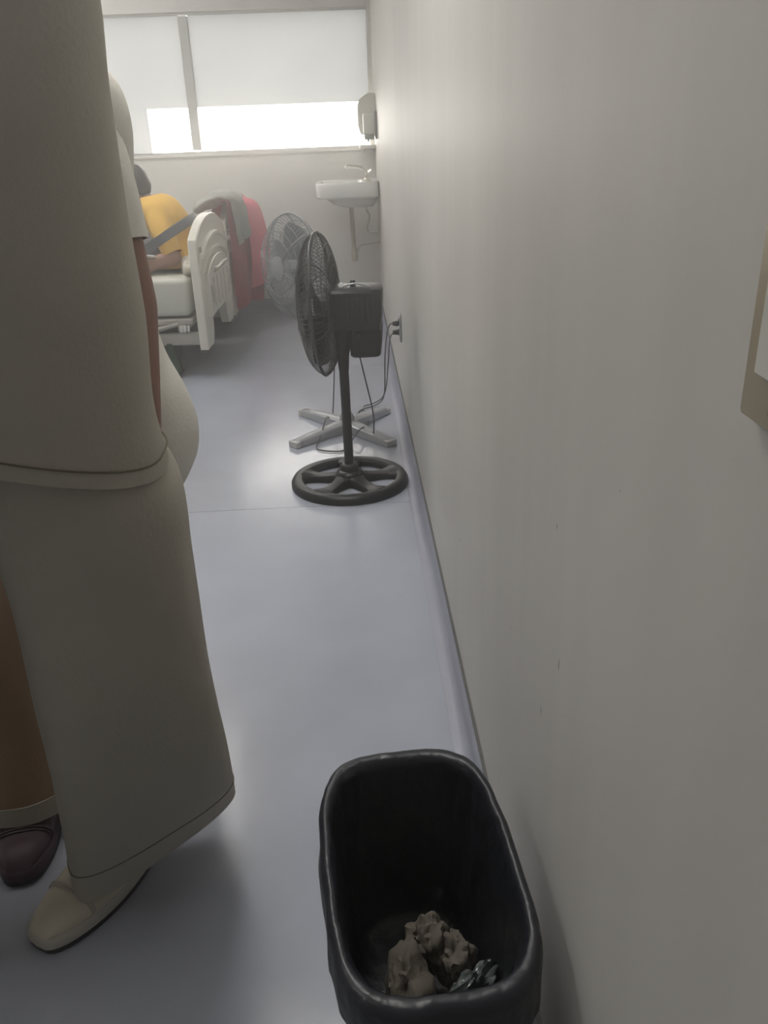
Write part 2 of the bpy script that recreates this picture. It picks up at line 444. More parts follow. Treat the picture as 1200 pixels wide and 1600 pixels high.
def blades(parent, C, ax, R, material, n=3, ph=.4):
    ax = Vector(ax).normalized(); u = ax.cross(Vector((0, 0, 1))).normalized(); v = u.cross(ax).normalized(); C = Vector(C)
    for k in range(n):
        m = MB(); G = []
        for i in range(9):
            r = .035+(R-.035)*i/8; row = []
            half = .35+.28*math.sin(min(1, (i+1)/8)*math.pi*.75)
            if i == 8: half *= .8
            for j in range(9):
                s = j/8*2-1
                q = ph+2*math.pi*k/n+s*half*(.75 if i < 2 else 1)
                row.append(C+(u*math.cos(q)+v*math.sin(q))*r+ax*(-.03*s*(1-.4*i/8)+.012*s*s))
            G.append(row)
        V = [[m.bm.verts.new(p) for p in row] for row in G]
        for i in range(8):
            for j in range(8): m.bm.faces.new((V[i][j], V[i+1][j], V[i+1][j+1], V[i][j+1]))
        bmesh.ops.solidify(m.bm, geom=m.bm.faces[:], thickness=.0025)
        m.build('blade', material, parent)
    M = Matrix.Translation(C-ax*.025) @ ax.to_track_quat('Z', 'Y').to_matrix().to_4x4()
    m = MB(); m.lathe([(.04, 0), (.04, .03), (.03, .048), (.004, .054)], 24, M); m.build('blade_hub', material, parent)

# black fan on a round base
f1 = thing('pedestal_fan', 'black pedestal fan on a round openwork base', 'fan', (-.049, 3.005, 0))
m = MB()
m.lathe([(.178, .004), (.177, .022), (.185, .032), (.205, .036), (.218, .031), (.226, .018), (.226, .002), (.218, 0), (.185, 0), (.178, .004)], 72, cap=False)
m.build('base_rim', 'black_plastic', f1)
for k in range(5):
    q = math.radians(90+72*k)
    m = MB(); top = []; bot = []
    for i in range(13):
        t = i/12; r = .03+.160*t
        hw = .026+.026*max(0, (t-.55)/.45)**2*1.6+.016*max(0, (.35-t)/.35)**2
        z = .046-.018*t-.012*math.sin(t*math.pi)+.004*t
        top.append((r, hw, z)); 
    def sp(r, s, z): return Vector((r*math.cos(q)-s*math.sin(q), r*math.sin(q)+s*math.cos(q), z))
    rr = [[sp(r, -hw, z-.008), sp(r, -hw*.8, z), sp(r, 0, z+.004), sp(r, hw*.8, z), sp(r, hw, z-.008), sp(r, hw, .004), sp(r, -hw, .004)] for r, hw, z in top]
    m.rings(rr); m.build('base_spoke', 'black_plastic', f1)
m = MB(); m.lathe([(.052, .004), (.054, .040), (.048, .052), (.036, .058), (.034, .075), (.028, .082), (.022, .084)], 32); m.build('base_hub', 'black_plastic', f1)
m = MB(); m.tube([(0, 0, .06), (0, 0, .55)], .0178, 20); m.build('pole', 'black_metal', f1)
m = MB(); m.rings([superellipse(0, 0, z, rx, ry, 28, 2.6) for z, rx, ry in ((.45, .019, .019), (.50, .022, .024), (.56, .034, .034), (.62, .042, .040), (.68, .045, .042))]); m.build('neck', 'black_plastic', f1)
# large motor housing and hanging control box behind the blades
m = MB()
pr = [(-.045, .752), (.148, .748), (.152, .742), (.148, .655), (.140, .600), (-.045, .600)]
def hw(y): return y
rr = []
for y, k in ((-.085, .80), (-.078, .93), (-.055, 1.0), (.055, 1.0), (.078, .93), (.085, .80)):
    cx, cz = .055, .675
    rr.append([Vector((cx+(x-cx)*k, y, cz+(z-cz)*k)) for x, z in pr])
m.rings(rr); hs = m.build('motor_housing', 'black_plastic', f1, angle=30)
for i in range(6):
    m = MB(); m.box((.02+i*.018, -.0885, .64), (.028+i*.018, -.084, .72), .001); m.build('vent_slot', 'black_metal', hs)
m = MB(); m.lathe([(.010, .748), (.010, .764), (.007, .772)], 14, Matrix.Translation((.048, -.02, 0))); m.build('oscillation_knob', 'black_plastic', hs)
m = MB(); m.tube(spline([(.002, -.06, .752), (.03, -.065, .762), (.055, -.065, .766), (.08, -.06, .760), (.11, -.055, .750)], 4), .003, 6); m.build('carry_wire', 'grey_metal', hs)
m = MB()
m.rings([superellipse(cx, 0, z, rx, ry, 32, 5) for z, cx, rx, ry in ((.503, .083, .050, .05), (.508, .083, .055, .056), (.56, .085, .060, .06), (.62, .086, .063, .062))])
cb = m.build('control_box', 'black_plastic', f1)
m = MB(); m.lathe([(.014, 0), (.014, .012), (.010, .016)], 16, Matrix.Translation((.06, -.052, .585)) @ Matrix.Rotation(math.pi/2, 4, 'X')); m.build('speed_dial', 'black_metal', cb)
ax1 = Vector((-math.cos(math.radians(7)), math.sin(math.radians(7)), -.035)).normalized()
C1 = Vector((-.066, .022, .682))
m = MB(); m.tube([C1-ax1*.10, C1-ax1*.02], [.052, .045], 20); m.build('motor_nose', 'black_plastic', f1)
cage(f1, C1, ax1, .247, .066, .052, 84, .0011, 'black_metal', 'black_metal', .0065)
blades(f1, C1, ax1, .212, 'black_blade', 3, .5)
m = MB()
cp = [(.06, -.02, .50), (.075, .0, .42), (.105, .25, .20), (.108, .45, .06), (.10, .50, .006), (.08, .55, .005), (.05, .64, .005), (.045, .9, .005), (.13, 1.0, .006), (.175, .98, .06), (.182, .86, .28), (.19, .765, .40), (.205, .755, .452), (.232, .755, .456)]
m.tube(spline(cp, 6), .0032, 6); m.build('power_cord', 'cord_grey', f1)
m = MB(); m.tube([(.218, .755, .456), (.244, .755, .456)], [.009, .013], 10); m.build('plug', 'black_plastic', f1)

# grey fan on a cross base behind it
f2 = thing('pedestal_fan', 'grey pedestal fan on a cross-shaped foot behind the black fan', 'fan', (-.058, 3.66, 0), 0)
for k, (dx, dy) in enumerate(((-.215, .265), (-.235, -.215), (.190, -.255), (.185, .23))):
    d = Vector((dx, dy, 0)); L_ = d.length; d.normalize(); s = Vector((-d.y, d.x, 0))
    m = MB(); rr = []
    for t, hw_, zt in ((.02, .036, .050), (.3, .035, .046), (.75, .030, .036), (.97, .027, .030), (1.0, .022, .024)):
        p = d*L_*t
        rr.append([p-s*hw_+Vector((0, 0, .003)), p-s*hw_*.9+Vector((0, 0, zt-.008)), p-s*hw_*.6+Vector((0, 0, zt)), p+s*hw_*.6+Vector((0, 0, zt)), p+s*hw_*.9+Vector((0, 0, zt-.008)), p+s*hw_+Vector((0, 0, .003))])
    m.rings(rr); a = m.build('foot_arm', 'grey_metal', f2)
    m = MB(); m.box((-.02, -.028, 0), (.006, .028, .028), .003, M=Matrix.Translation(d*L_) @ Matrix.Rotation(math.atan2(d.y, d.x), 4, 'Z')); m.build('end_cap', 'frame_grey', a)
m = MB(); m.lathe([(.034, .03), (.034, .062), (.022, .085), (.018, .09)], 24); m.build('foot_hub', 'grey_metal', f2)
m = MB(); m.tube([(0, 0, .05), (0, 0, .66)], .012, 16); m.build('pole', 'grey_metal', f2)
ax2 = Vector((-.82, -.57, .02)).normalized()
C2 = Vector((-.19, -.06, .742))
m = MB(); m.rings([superellipse(x, .02*(z-.58)/.12, z, rx, rx, 20, 2.4) for z, rx, x in ((.56, .016, 0), (.61, .024, -.005), (.65, .026, -.03), (.70, .028, -.065), (.73, .028, -.075))]); m.build('neck', 'grey_metal', f2)
M = Matrix.Translation(Vector((-.075, .02, .735))) @ (-ax2).to_track_quat('Z', 'Y').to_matrix().to_4x4()
m = MB(); m.lathe([(.04, -.06), (.05, -.045), (.05, .02), (.035, .045), (.01, .05)], 28, M); m.build('motor_housing', 'grey_metal', f2)
m = MB(); m.tube([Vector((-.075, .02, .738)), C2-ax2*.02], .03, 16); m.build('motor_nose', 'grey_metal', f2)
cage(f2, C2, ax2, .212, .07, .055, 72, .0011, 'fan_wire', 'fan_wire', .005)
blades(f2, C2, ax2, .185, 'grey_blade', 3, .1)
m = MB()
cp = [(.0, .02, .62), (-.03, .02, .45), (-.05, .06, .22), (-.07, .12, .03), (-.09, .02, .058), (-.10, -.06, .062), (-.12, -.16, .02), (-.135, -.245, .006), (-.10, -.285, .005), (-.03, -.30, .005), (.0, -.25, .006), (.055, -.175, .055), (.09, -.02, .02), (.10, .12, .01), (.08, .32, .006), (.13, .33, .02), (.185, .28, .08), (.205, .18, .26), (.215, .14, .38), (.235, .14, .408), (.25, .14, .408)]
m.tube(spline(cp, 6), .0032, 6); m.build('power_cord', 'cord_grey', f2)
m = MB(); m.tube([(.228, .14, .408), (.253, .14, .408)], [.009, .013], 10); m.build('plug', 'black_plastic', f2)

# ------------------------------------------------------------------ hospital beds
def make_bed(label):
    """origin: floor under the middle of the footboard; bed runs along -X; width along Y"""
    bd = thing('hospital_bed', label, 'bed')
    W = .465
    def board_outline(n=18):
        pts = [(-W, .165), (-W, .735)]
        for i in range(n+1):
            t = -1+2*i/n
            pts.append((W*.985*t, .755+.105*(1-abs(t)**2.2)))
        pts += [(W, .735), (W, .165), (W-.14, .165)]
        for i in range(9):
            t = i/8
            pts.append((W-.14-.09*math.sin(t*math.pi/2), .165+.15*(1-math.cos(t*math.pi/2))))
        for i in range(9):
            t = 1-i/8
            pts.append((-W+.14+.09*math.sin(t*math.pi/2), .165+.15*(1-math.cos(t*math.pi/2))))
        pts.append((-W+.14, .165))
        return pts
    def board(x0, x1, nm):
        ol = board_outline()
        m = MB()
        cx, cz = 0, .5
        def ring(x, k): return [Vector((x, y*k if abs(y) > .3 else y, cz+(z-cz)*(k if z > .5 else 1))) for y, z in ol]
        m.rings([ring(x0, .985), ring(x0+.006, 1), ring(x1-.006, 1), ring(x1, .985)])
        return m.build(nm, 'bed_cream', bd, angle=35)
    fb = board(-.05, 0, 'footboard')
    # raised bands under the arched top
    for z0, th in ((.665, .026), (.585, .022)):
        m = MB(); rr = []
        for i in range(19):
            t = -1+2*i/18; y = .43*t; zz = z0+.085*(1-abs(t)**2.2)
            rr.append([Vector((-.004, y, zz-th/2)), Vector((.022, y, zz-th/2+.005)), Vector((.022, y, zz+th/2-.005)), Vector((-.004, y, zz+th/2))])
        m.rings(rr); m.build('moulded_band', 'bed_cream', fb)
    # inner panel with grip and grooves
    m = MB()
    ol = [(-.36, .33), (-.36, .555)] + [(-.36+.72*i/12, .565+.07*(1-abs(-1+2*i/12)**2.2)) for i in range(13)] + [(.36, .555), (.36, .33), (.20, .34), (-.20, .34)]
    m.rings([[Vector((x, y*k, .46+(z-.46)*k)) for y, z in ol] for x, k in ((-.003, 1), (.020, 1), (.026, .98))]); m.build('inner_panel', 'bed_cream', fb, angle=30)
    m = MB(); m.tube(spline([(.024, -.17, .575), (.046, -.16, .575), (.050, 0, .585), (.046, .16, .575), (.024, .17, .575)], 5), .010, 10); m.build('handle', 'bed_cream', fb)
    m = MB(); m.box((.0255, -.19, .548), (.0285, .19, .562), .0005); m.build('grip_shadow_gap', 'bed_groove', fb)  # raised dark strip, its colour standing in for shade under the grip
    for y in (-.24, -.12, 0, .12, .24):
        m = MB(); m.box((.0255, y-.006, .37), (.0285, y+.006, .53), .0005); m.build('groove', 'bed_groove', fb)
    for y in (-.325, .325):
        m = MB(); m.box((.0255, y-.010, .40), (.034, y+.010, .50), .003); m.build('latch', 'bed_grey', fb)
    for y in (-.40, .40):
        m = MB(); m.lathe([(.016, 0), (.014, .008), (.004, .010)], 14, Matrix.Translation((.0, y, .70)) @ Matrix.Rotation(math.pi/2, 4, 'Y')); m.build('bolt_cover', 'bed_groove', fb)
    for y in (-W+.06, W-.06):
        m = MB(); m.box((-.052, y-.055, .145), (.003, y+.055, .172), .006); m.build('corner_bumper', 'bed_dark', fb)
    board(-2.10, -2.06, 'headboard')
    m = MB(); m.box((-2.03, -.42, .345), (-.085, .42, .555), .035, 4)
    for v in m.bm.verts: v.co.z += .012*nz(v.co, 3)
    mt = m.build('mattress', 'mattress_cover', bd, angle=60)
    m = MB(); m.box((-2.04, -.43, .30), (-.08, .43, .335), .008); m.build('mattress_platform', 'bed_grey', bd)
    for y in (-.40, .40):
        m = MB(); m.box((-2.06, y-.022, .185), (-.055, y+.022, .255), .006); m.build('chassis_rail', 'bed_grey', bd)
    for x in (-.35, -1.8):
        m = MB(); m.box((x-.03, -.38, .18), (x+.03, .38, .235), .006); m.build('cross_beam', 'bed_grey', bd)
    m = MB(); m.box((-.40, -.36, .245), (-.16, -.10, .30), .01); m.build('motor_box', 'bed_dark', bd)
    m = MB(); m.box((-.17, -.425, .255), (-.12, .425, .31), .01); m.build('lift_bar', 'bed_cream', bd)
    m = MB(); m.tube([(-.45, -.415, .285), (-.30, -.425, .275), (-.16, -.425, .31)], .014, 8); m.build('link_arm', 'bed_grey', bd)
    for i in range(3):
        m = MB(); m.box((-.155+.02*i, -.434, .262), (-.143+.02*i, -.424, .298), .002); m.build('warning_tab', 'paper_white', bd)
    for x in (-.23, -1.86):
        for y in (-.37, .37):
            w = MB(); w.lathe([(.018, -.016), (.052, -.016), (.058, -.010), (.058, .010), (.052, .016), (.018, .016)], 24, Matrix.Translation((x, y, .058)) @ Matrix.Rotation(math.pi/2, 4, 'X'))
            ob = w.build('castor_wheel', 'bed_dark', bd)
            w = MB(); w.rings([[Vector((x+sx*(.030+.02*(z > .1)), y+sy*.024, z)) for sx, sy in ((-1, -1), (1, -1), (1, 1), (-1, 1))] for z in (.075, .12, .185)]); w.build('castor_fork', 'bed_dark', ob)
    m = MB(); rr = [[Vector((-.245+dx, -.44, z)), Vector((-.215+dx, -.44, z)), Vector((-.215+dx, -.41, z)), Vector((-.245+dx, -.41, z))] for z, dx in ((.20, 0), (.12, .015), (.05, .03), (.03, .035))]
    m.rings(rr); m.build('brake_pedal', 'brake_green', bd)
    return bd
bed1 = make_bed('white hospital bed with a moulded footboard, with the person in yellow on it')
bed1.location = (-.815, 5.155, 0); bed1.rotation_euler = (0, 0, math.radians(-1.5))
bed2 = copy_tree(bed1)
bed2.location = (-.80, 6.155, 0); bed2.rotation_euler = (0, 0, 0)
bed2['label'] = 'hospital bed under the window, its footboard draped with blankets'

# blankets draped over the second footboard
def drape(name, label, material, cols, y0, y1, seed, thick=.012, group=None):
    """cols: profile over the board as (x, z) list; spread between y0 and y1"""
    m = MB(); ny = 28
    prof = smooth_interp(cols, 6)
    V = []
    for i in range(ny+1):
        t = i/ny; row = []
        for j, (x, z) in enumerate(prof):
            s = j/(len(prof)-1)
            amp = .035*min(1, max(0, (s-.35)*2))
            y = y0+(y1-y0)*t + .03*nz((s*2, t, seed), 1.5)
            fold = amp*math.sin(t*11+seed+2*nz((t*2, s, seed)))
            drop = .05*nz((t*3, 0, seed), 1.2)*s
            bul = max(0, math.sin(min(1, t*1.6)*math.pi/2))**.6
            xx = x+fold*.8+.012*nz((t*3, s*3, seed), 2)
            if xx > -.79: xx = -.79+max(.012, (xx+.79)*bul)
            row.append(m.bm.verts.new((xx, y, z+drop)))
        V.append(row)
    for i in range(ny):
        for j in range(len(prof)-1): m.bm.faces.new((V[i][j], V[i+1][j], V[i+1][j+1], V[i][j+1]))
    bmesh.ops.solidify(m.bm, geom=m.bm.faces[:], thickness=thick)
    o = m.build(name, material, None, angle=70)
    return tag(o, label, 'blanket', group)
drape('blanket', 'dark red blanket hanging over the far footboard', 'blanket_red', [(-.93, .60), (-.90, .80), (-.82, .885), (-.74, .86), (-.70, .74), (-.67, .55), (-.66, .38), (-.67, .215)], 5.655, 6.42, 1.3)
def pink():
    m = MB(); V = []
    prof = smooth_interp([(-.86, .80, 6.28), (-.82, .885, 6.22), (-.72, .885, 6.12), (-.635, .845, 6.05), (-.590, .73, 6.01), (-.565, .60, 5.98), (-.560, .48, 5.95), (-.570, .375, 5.95)], 5)
    n = 16
    for j, (x, z, y) in enumerate(prof):
        s = j/(len(prof)-1)
        wd = .13-.05*s+.10*math.sin(s*math.pi)
        row = []
        for i in range(n+1):
            t = i/n*2-1
            row.append(m.bm.verts.new((x-.085*t*t*(.4+s)+.014*math.sin(5*t+4*s), y+wd*t*.75, z-.02*t*t+.05*(1-s)*0-.05*s*abs(t))))
        V.append(row)
    for j in range(len(prof)-1):
        for i in range(n): m.bm.faces.new((V[j][i], V[j][i+1], V[j+1][i+1], V[j+1][i]))
    bmesh.ops.solidify(m.bm, geom=m.bm.faces[:], thickness=.012)
    return tag(m.build('blanket', 'blanket_pink', None, angle=70), 'bright pink-red cloth hanging in a point beside the dark red blanket', 'blanket')
pink()
m = MB()
m.rings([[Vector((x, y+ry*math.cos(q)*(1+.1*math.sin(3*q)), z+rz*math.sin(q)*(1+.08*math.sin(5*q+x*30)))) for q in [2*math.pi*k/24 for k in range(24)]] for x, y, z, ry, rz in
         smooth_interp([(-1.02, 5.80, .83, .02, .02), (-.97, 5.81, .855, .06, .035), (-.90, 5.83, .885, .09, .045), (-.83, 5.85, .90, .11, .05), (-.76, 5.87, .89, .11, .05), (-.715, 5.88, .875, .08, .04), (-.70, 5.88, .87, .01, .01)], 4)])
# its end hangs down over the red blanket
V = []
for i in range(13):
    t = i/12; row = []
    for k in range(11):
        s_ = k/10
        row.append(m.bm.verts.new((-.705+.018*math.sin(t*9)+.03*s_-.05*(1-t)**2, 5.665+.20*t+.02*math.sin(s_*3), .875-.27*s_*(1-.35*t)+.01*math.sin(t*7))))
    V.append(row)
fs = [m.bm.faces.new((V[i][k], V[i+1][k], V[i+1][k+1], V[i][k+1])) for i in range(12) for k in range(10)]
bmesh.ops.solidify(m.bm, geom=fs, thickness=.006)
for v in m.bm.verts: v.co.z += .022*nz(v.co, 14, 2); v.co.x += .012*nz(v.co, 16, 5)
tag(m.build('bedsheet', 'sheet_grey', None, angle=80), 'crumpled grey-white sheet bundled on top of the red blanket', 'sheet')

# ------------------------------------------------------------------ people
def remeshed(m, name, material, parent, voxel=.008, smooth_iter=4):
    o = m.build(name, material, None)
    md = o.modifiers.new('r', 'REMESH'); md.mode = 'VOXEL'; md.voxel_size = voxel; md.use_smooth_shade = True
    sm = o.modifiers.new('s', 'SMOOTH'); sm.iterations = smooth_iter; sm.factor = .5
    dg = bpy.context.evaluated_depsgraph_get()
    me = bpy.data.meshes.new_from_object(o.evaluated_get(dg))
    o.modifiers.clear(); old = o.data; o.data = me; bpy.data.meshes.remove(old)
    me.name = name
    o.data.shade_smooth()
    o.parent = parent
    return o
def hand(m, wrist, direc, palm_n, thumb_side, curl=.35, sc=1.0):
    """palm with five bent fingers"""
    w = Vector(wrist); d = Vector(direc).normalized(); nrm = Vector(palm_n); nrm = (nrm-d*nrm.dot(d)).normalized()
    s = d.cross(nrm).normalized()*thumb_side
    pc = w+d*.045*sc
    for k in (-.028, -.01, .010, .028):
        m.capsule(w+d*.01*sc+s*k*.6*sc, .013*sc, w+d*.082*sc+s*k*sc, .0115*sc, 10)
    for k, L in ((.030, .070), (.010, .080), (-.010, .074), (-.029, .058)):
        p = w+d*.086*sc+s*k*sc; c = d
        for i, f in enumerate((.45, .32, .25)):
            c = (c*math.cos(curl)+nrm*math.sin(curl)).normalized()
            q = p+c*L*f*sc
            m.capsule(p, (.0092-.0008*i)*sc, q, (.0086-.0008*i)*sc, 8); p = q
    p = w+d*.022*sc+s*.030*sc; c = (d*.6+s*.75+nrm*.25).normalized()
    for i, L in enumerate((.036, .030, .024)):
        q = p+c*L*sc; m.capsule(p, (.0125-.001*i)*sc, q, (.0112-.001*i)*sc, 8); p = q
        c = (c+d*.35+nrm*.2).normalized()
def head(m, c, face, scale=1.0):
    """skull, jaw, nose, brow, lips and ears; face is the looking direction"""
    f = Vector(face).normalized(); z = Vector((0, 0, 1)); z = (z-f*f.z).normalized(); s = f.cross(z).normalized()
    M = Matrix((( s.x, f.x, z.x), (s.y, f.y, z.y), (s.z, f.z, z.z)))
    c = Vector(c)
    def P(x, y, zz): return c + M @ Vector((x*scale, y*scale, zz*scale))
    m.ellipsoid(P(0, -.012, .03), (.074*scale, .092*scale, .088*scale), M)
    m.ellipsoid(P(0, .018, -.045), (.060*scale, .068*scale, .072*scale), M)
    m.ellipsoid(P(0, .062, -.092), (.022*scale, .018*scale, .018*scale), M, 2)
    m.capsule(P(0, .082, .010), .008*scale, P(0, .104, -.026), .012*scale, 8)
    for k in (-1, 1):
        m.ellipsoid(P(.074*k, -.008, -.012), (.009*scale, .018*scale, .030*scale), M, 2)
        m.capsule(P(.045*k, .070, .022), .008*scale, P(.012*k, .082, .020), .008*scale, 8)
        m.ellipsoid(P(.011*k, .096, -.032), (.008*scale, .008*scale, .007*scale), M, 2)
    m.capsule(P(-.018, .076, -.058), .0065*scale, P(.018, .076, -.058), .0065*scale, 8)
    return P, M
def face_parts(P, M, parent, scale, body_name_mat, hairmat='hair_black', bun=True):
    for k in (-1, 1):
        m = MB(); m.ellipsoid(P(.030*k, .071, .002), (.0125*scale, .010*scale, .008*scale), M, 2); e = m.build('eye', 'eye_white', parent)
        m = MB(); m.ellipsoid(P(.030*k, .0795, .002), (.005*scale, .003*scale, .005*scale), M, 2); m.build('iris', 'hair_black', e)
    m = MB(); s = bmesh.ops.create_icosphere(m.bm, subdivisions=4, radius=1)
    for v in s['verts']:
        p = v.co.copy()
        front = max(0, p.y)
        r = 1.0+.03*nz(p, 6)
        q = Vector((p.x*.085, -.016+p.y*.104, .034+p.z*.100))*r
        if p.y > .15 and q.z < .062: q.z = .062+.012*(q.z-.062); q.y = min(q.y, .074)
        if p.z < -.2: q.z -= .03*(1 if p.y < 0 else 0)
        v.co = P(q.x, q.y, q.z)
    if bun: m.ellipsoid(P(0, -.115, .03), (.042*scale, .038*scale, .040*scale), M, 3)
    m.build('hair', hairmat, parent)

def leg_tube(m, keys, n=40, e=2.2, ripple=.012):
    """keys: (z, cx, cy, rx, ry, rot, tiltx, tilty)"""
    ks = smooth_interp(keys, 8)
    rr = []
    for i, (z, cx, cy, rx, ry, rot, tx, ty) in enumerate(ks):
        ring = superellipse(cx, cy, z, rx, ry, n, e, rot, dz=lambda X, Y: X*tx+Y*ty)
        for v in ring:
            a = math.atan2(v.y-cy, v.x-cx)
            k = 1+ripple*math.sin(3*a+6*z)+ripple*1.6*nz((math.cos(a)*1.2, math.sin(a)*1.2, z*2.2), 1.6, rx)
            v.x = cx+(v.x-cx)*k; v.y = cy+(v.y-cy)*k
        rr.append(ring)
    m.rings(rr, cap=False)
    return m
def solid(m, t):
    bmesh.ops.recalc_face_normals(m.bm, faces=m.bm.faces)
    bmesh.ops.solidify(m.bm, geom=m.bm.faces[:], thickness=t)
    return m
def shoe(parent, heel, toe, up_mat, sole_mat, tread_mat, wd=.047, ht=.085):
    heel = Vector(heel); toe = Vector(toe); d = (toe-heel); L = d.length; d.normalize(); s = Vector((-d.y, d.x, 0)); Z = Vector((0, 0, 1))
    def outline(k, z, grow=0.0, n=40):
        pts = []
        for i in range(n):
            a = 2*math.pi*i/n
            x = .5-.5*math.cos(a)
            w_ = wd*(.80+.28*math.sin(x*math.pi*.95-.35))*abs(math.sin(a))**.52*math.copysign(1, math.sin(a))
            pts.append(heel+d*(L*(.5+(x-.5)*k)-grow*math.cos(a))+s*w_*k+Z*z)
        return pts
    m = MB(); m.rings([outline(.97, 0), outline(.99, .004), outline(.99, .010), outline(.97, .010)]); root = m.build('shoe', tread_mat, parent)
    m = MB(); m.rings([outline(.97, .0095), outline(1.0, .013), outline(1.0, .028), outline(.97, .033)]); m.build('sole', sole_mat, root)
    m = MB(); rr = []
    N = 24
    for i in range(N+1):
        x = i/N
        c = heel+d*L*(.02+.96*x)
        w_ = wd*.97*(.80+.28*math.sin(x*math.pi*.95-.35))*max(.10, math.sin(max(.0, min(1, x*.985+.008))*math.pi))**.36
        top = ht if x < .3 else ht-(ht-.058)*min(1, ((x-.3)/.45))**1.1
        if x > .82: top = .058-.024*((x-.82)/.18)**2
        if x < .06: top = ht*.92+ht*.08*x/.06
        ring = []
        for j in range(16):
            a = math.pi*j/15
            ring.append(c+s*w_*math.copysign(abs(math.cos(a))**.7, math.cos(a))+Z*(.030+(top-.030)*math.sin(a)**.75))
        rr.append(ring)
    V = [[m.bm.verts.new(p) for p in r_] for r_ in rr]
    for a, b in zip(V[:-1], V[1:]):
        for j in range(15): m.bm.faces.new((a[j], a[j+1], b[j+1], b[j]))
    m.bm.faces.new(V[0]); m.bm.faces.new(list(reversed(V[-1])))
    m.build('upper', up_mat, root, angle=60)
    m = MB()
    for x in (.70, .72):
        c = heel+d*L*x
        w_ = wd*.99*(.80+.28*math.sin(x*math.pi*.95-.35))*math.sin(x*math.pi)**.36
        t2 = ht-(ht-.058)*min(1, (x-.3)/.45)**1.1
        m.tube([c+s*w_*math.copysign(abs(math.cos(a))**.7, math.cos(a))*1.01+Z*(.031+(t2-.029)*math.sin(a)**.75) for a in [math.pi*(j+.5)/16 for j in range(16)]], .0016, 5)
    m.build('toe_seam', sole_mat, root)
    return root

# --- nearest person: cream tunic and wide trousers
p1 = thing('person', 'standing person in a cream uniform tunic, wide cream trousers and cream shoes', 'person', (0, 0, 0))
m = MB()
P, M = head(m, (-.53, 1.02, 1.665), (-.25, -1, -.1))
m.capsule((-.53, 1.06, 1.47), .050, (-.53, 1.04, 1.60), .048)
m.capsule((-.64, 1.07, 1.43), .055, (-.42, 1.08, 1.43), .055); m.ellipsoid((-.53, 1.07, 1.28), (.15, .085, .20)); m.ellipsoid((-.53, 1.08, 1.02), (.135, .085, .16)); m.ellipsoid((-.53, 1.09, .88), (.15, .09, .12))
m.capsule((-.42, 1.09, .85), .075, (-.405, 1.10, .48), .052); m.capsule((-.405, 1.10, .48), .050, (-.445, 1.18, .10), .036); m.capsule((-.45, 1.185, .085), .034, (-.50, 1.11, .055), .030)
m.capsule((-.64, 1.06, .85), .075, (-.74, 1.03, .48), .052); m.capsule((-.74, 1.03, .48), .050, (-.80, 1.06, .10), .036); m.capsule((-.80, 1.05, .085), .034, (-.85, .97, .055), .030)
for sx, el, wr in ((1, (-.365, 1.15, 1.09), (-.47, 1.235, .93)), (-1, (-.745, 1.15, 1.09), (-.585, 1.235, .93))):
    sh = Vector((-.53+.170*sx, 1.08, 1.41))
    m.capsule(sh, .045, el, .036); m.capsule(el, .036, wr, .026)
    hand(m, wr, Vector((-.075*sx, .012, -.07)), (0, -1, .1), -sx, .45, .95)
remeshed(m, 'body', 'skin_brown', p1, .006)
face_parts(P, M, p1, 1.0, None)
# trousers: two legs and a seat
m = MB()
leg_tube(m, [(.90, -.435, 1.085, .108, .108, 0, 0, 0), (.80, -.395, 1.09, .133, .118, .05, 0, 0), (.65, -.384, 1.095, .128, .112, .1, 0, 0), (.47, -.387, 1.10, .132, .105, .2, .02, .02), (.28, -.392, 1.115, .140, .088, .35, .12, .03), (.090, -.403, 1.137, .152, .064, .52, .36, -.04)], 48, 2.9, .008)
leg_tube(m, [(.90, -.625, 1.07, .108, .108, 0, 0, 0), (.80, -.68, 1.04, .125, .112, -.05, 0, 0), (.65, -.715, 1.025, .118, .108, -.1, 0, 0), (.47, -.745, 1.02, .118, .104, -.2, 0, 0), (.28, -.78, 1.02, .122, .10, -.3, -.05, .05), (.075, -.80, 1.025, .128, .10, -.4, -.1, .05)], 40, 2.3, .010)
leg_tube(m, [(1.02, -.53, 1.08, .175, .105, 0, 0, 0), (.93, -.53, 1.08, .195, .115, 0, 0, 0), (.84, -.53, 1.08, .20, .115, 0, 0, 0), (.77, -.53, 1.075, .16, .10, 0, 0, 0), (.735, -.53, 1.07, .06, .06, 0, 0, 0)], 40, 2.3, .006)
solid(m, .004)
tr = m.build('trousers', 'cream_cloth', p1, angle=80)
m = MB()
ks = smooth_interp([(.47, -.387, 1.10, .132, .105, .2, .02, .02), (.28, -.392, 1.115, .140, .088, .35, .12, .03), (.090, -.403, 1.137, .152, .064, .52, .36, -.04)], 16)
z, cx, cy, rx, ry, rot, tx, ty = ks[-7]
ring = superellipse(cx, cy, z, rx, ry, 72, 2.9, rot, dz=lambda X, Y: X*tx+Y*ty)
for v in ring:
    a = math.atan2(v.y-cy, v.x-cx); q = 1+.008*math.sin(3*a+6*z)+.0128*nz((math.cos(a)*1.2, math.sin(a)*1.2, z*2.2), 1.6, rx)
    v.x = cx+(v.x-cx)*q*1.003; v.y = cy+(v.y-cy)*q*1.003
m.tube(ring, .0011, 5, closed=True)
m.build('hem_stitch', 'cream_seam', tr)
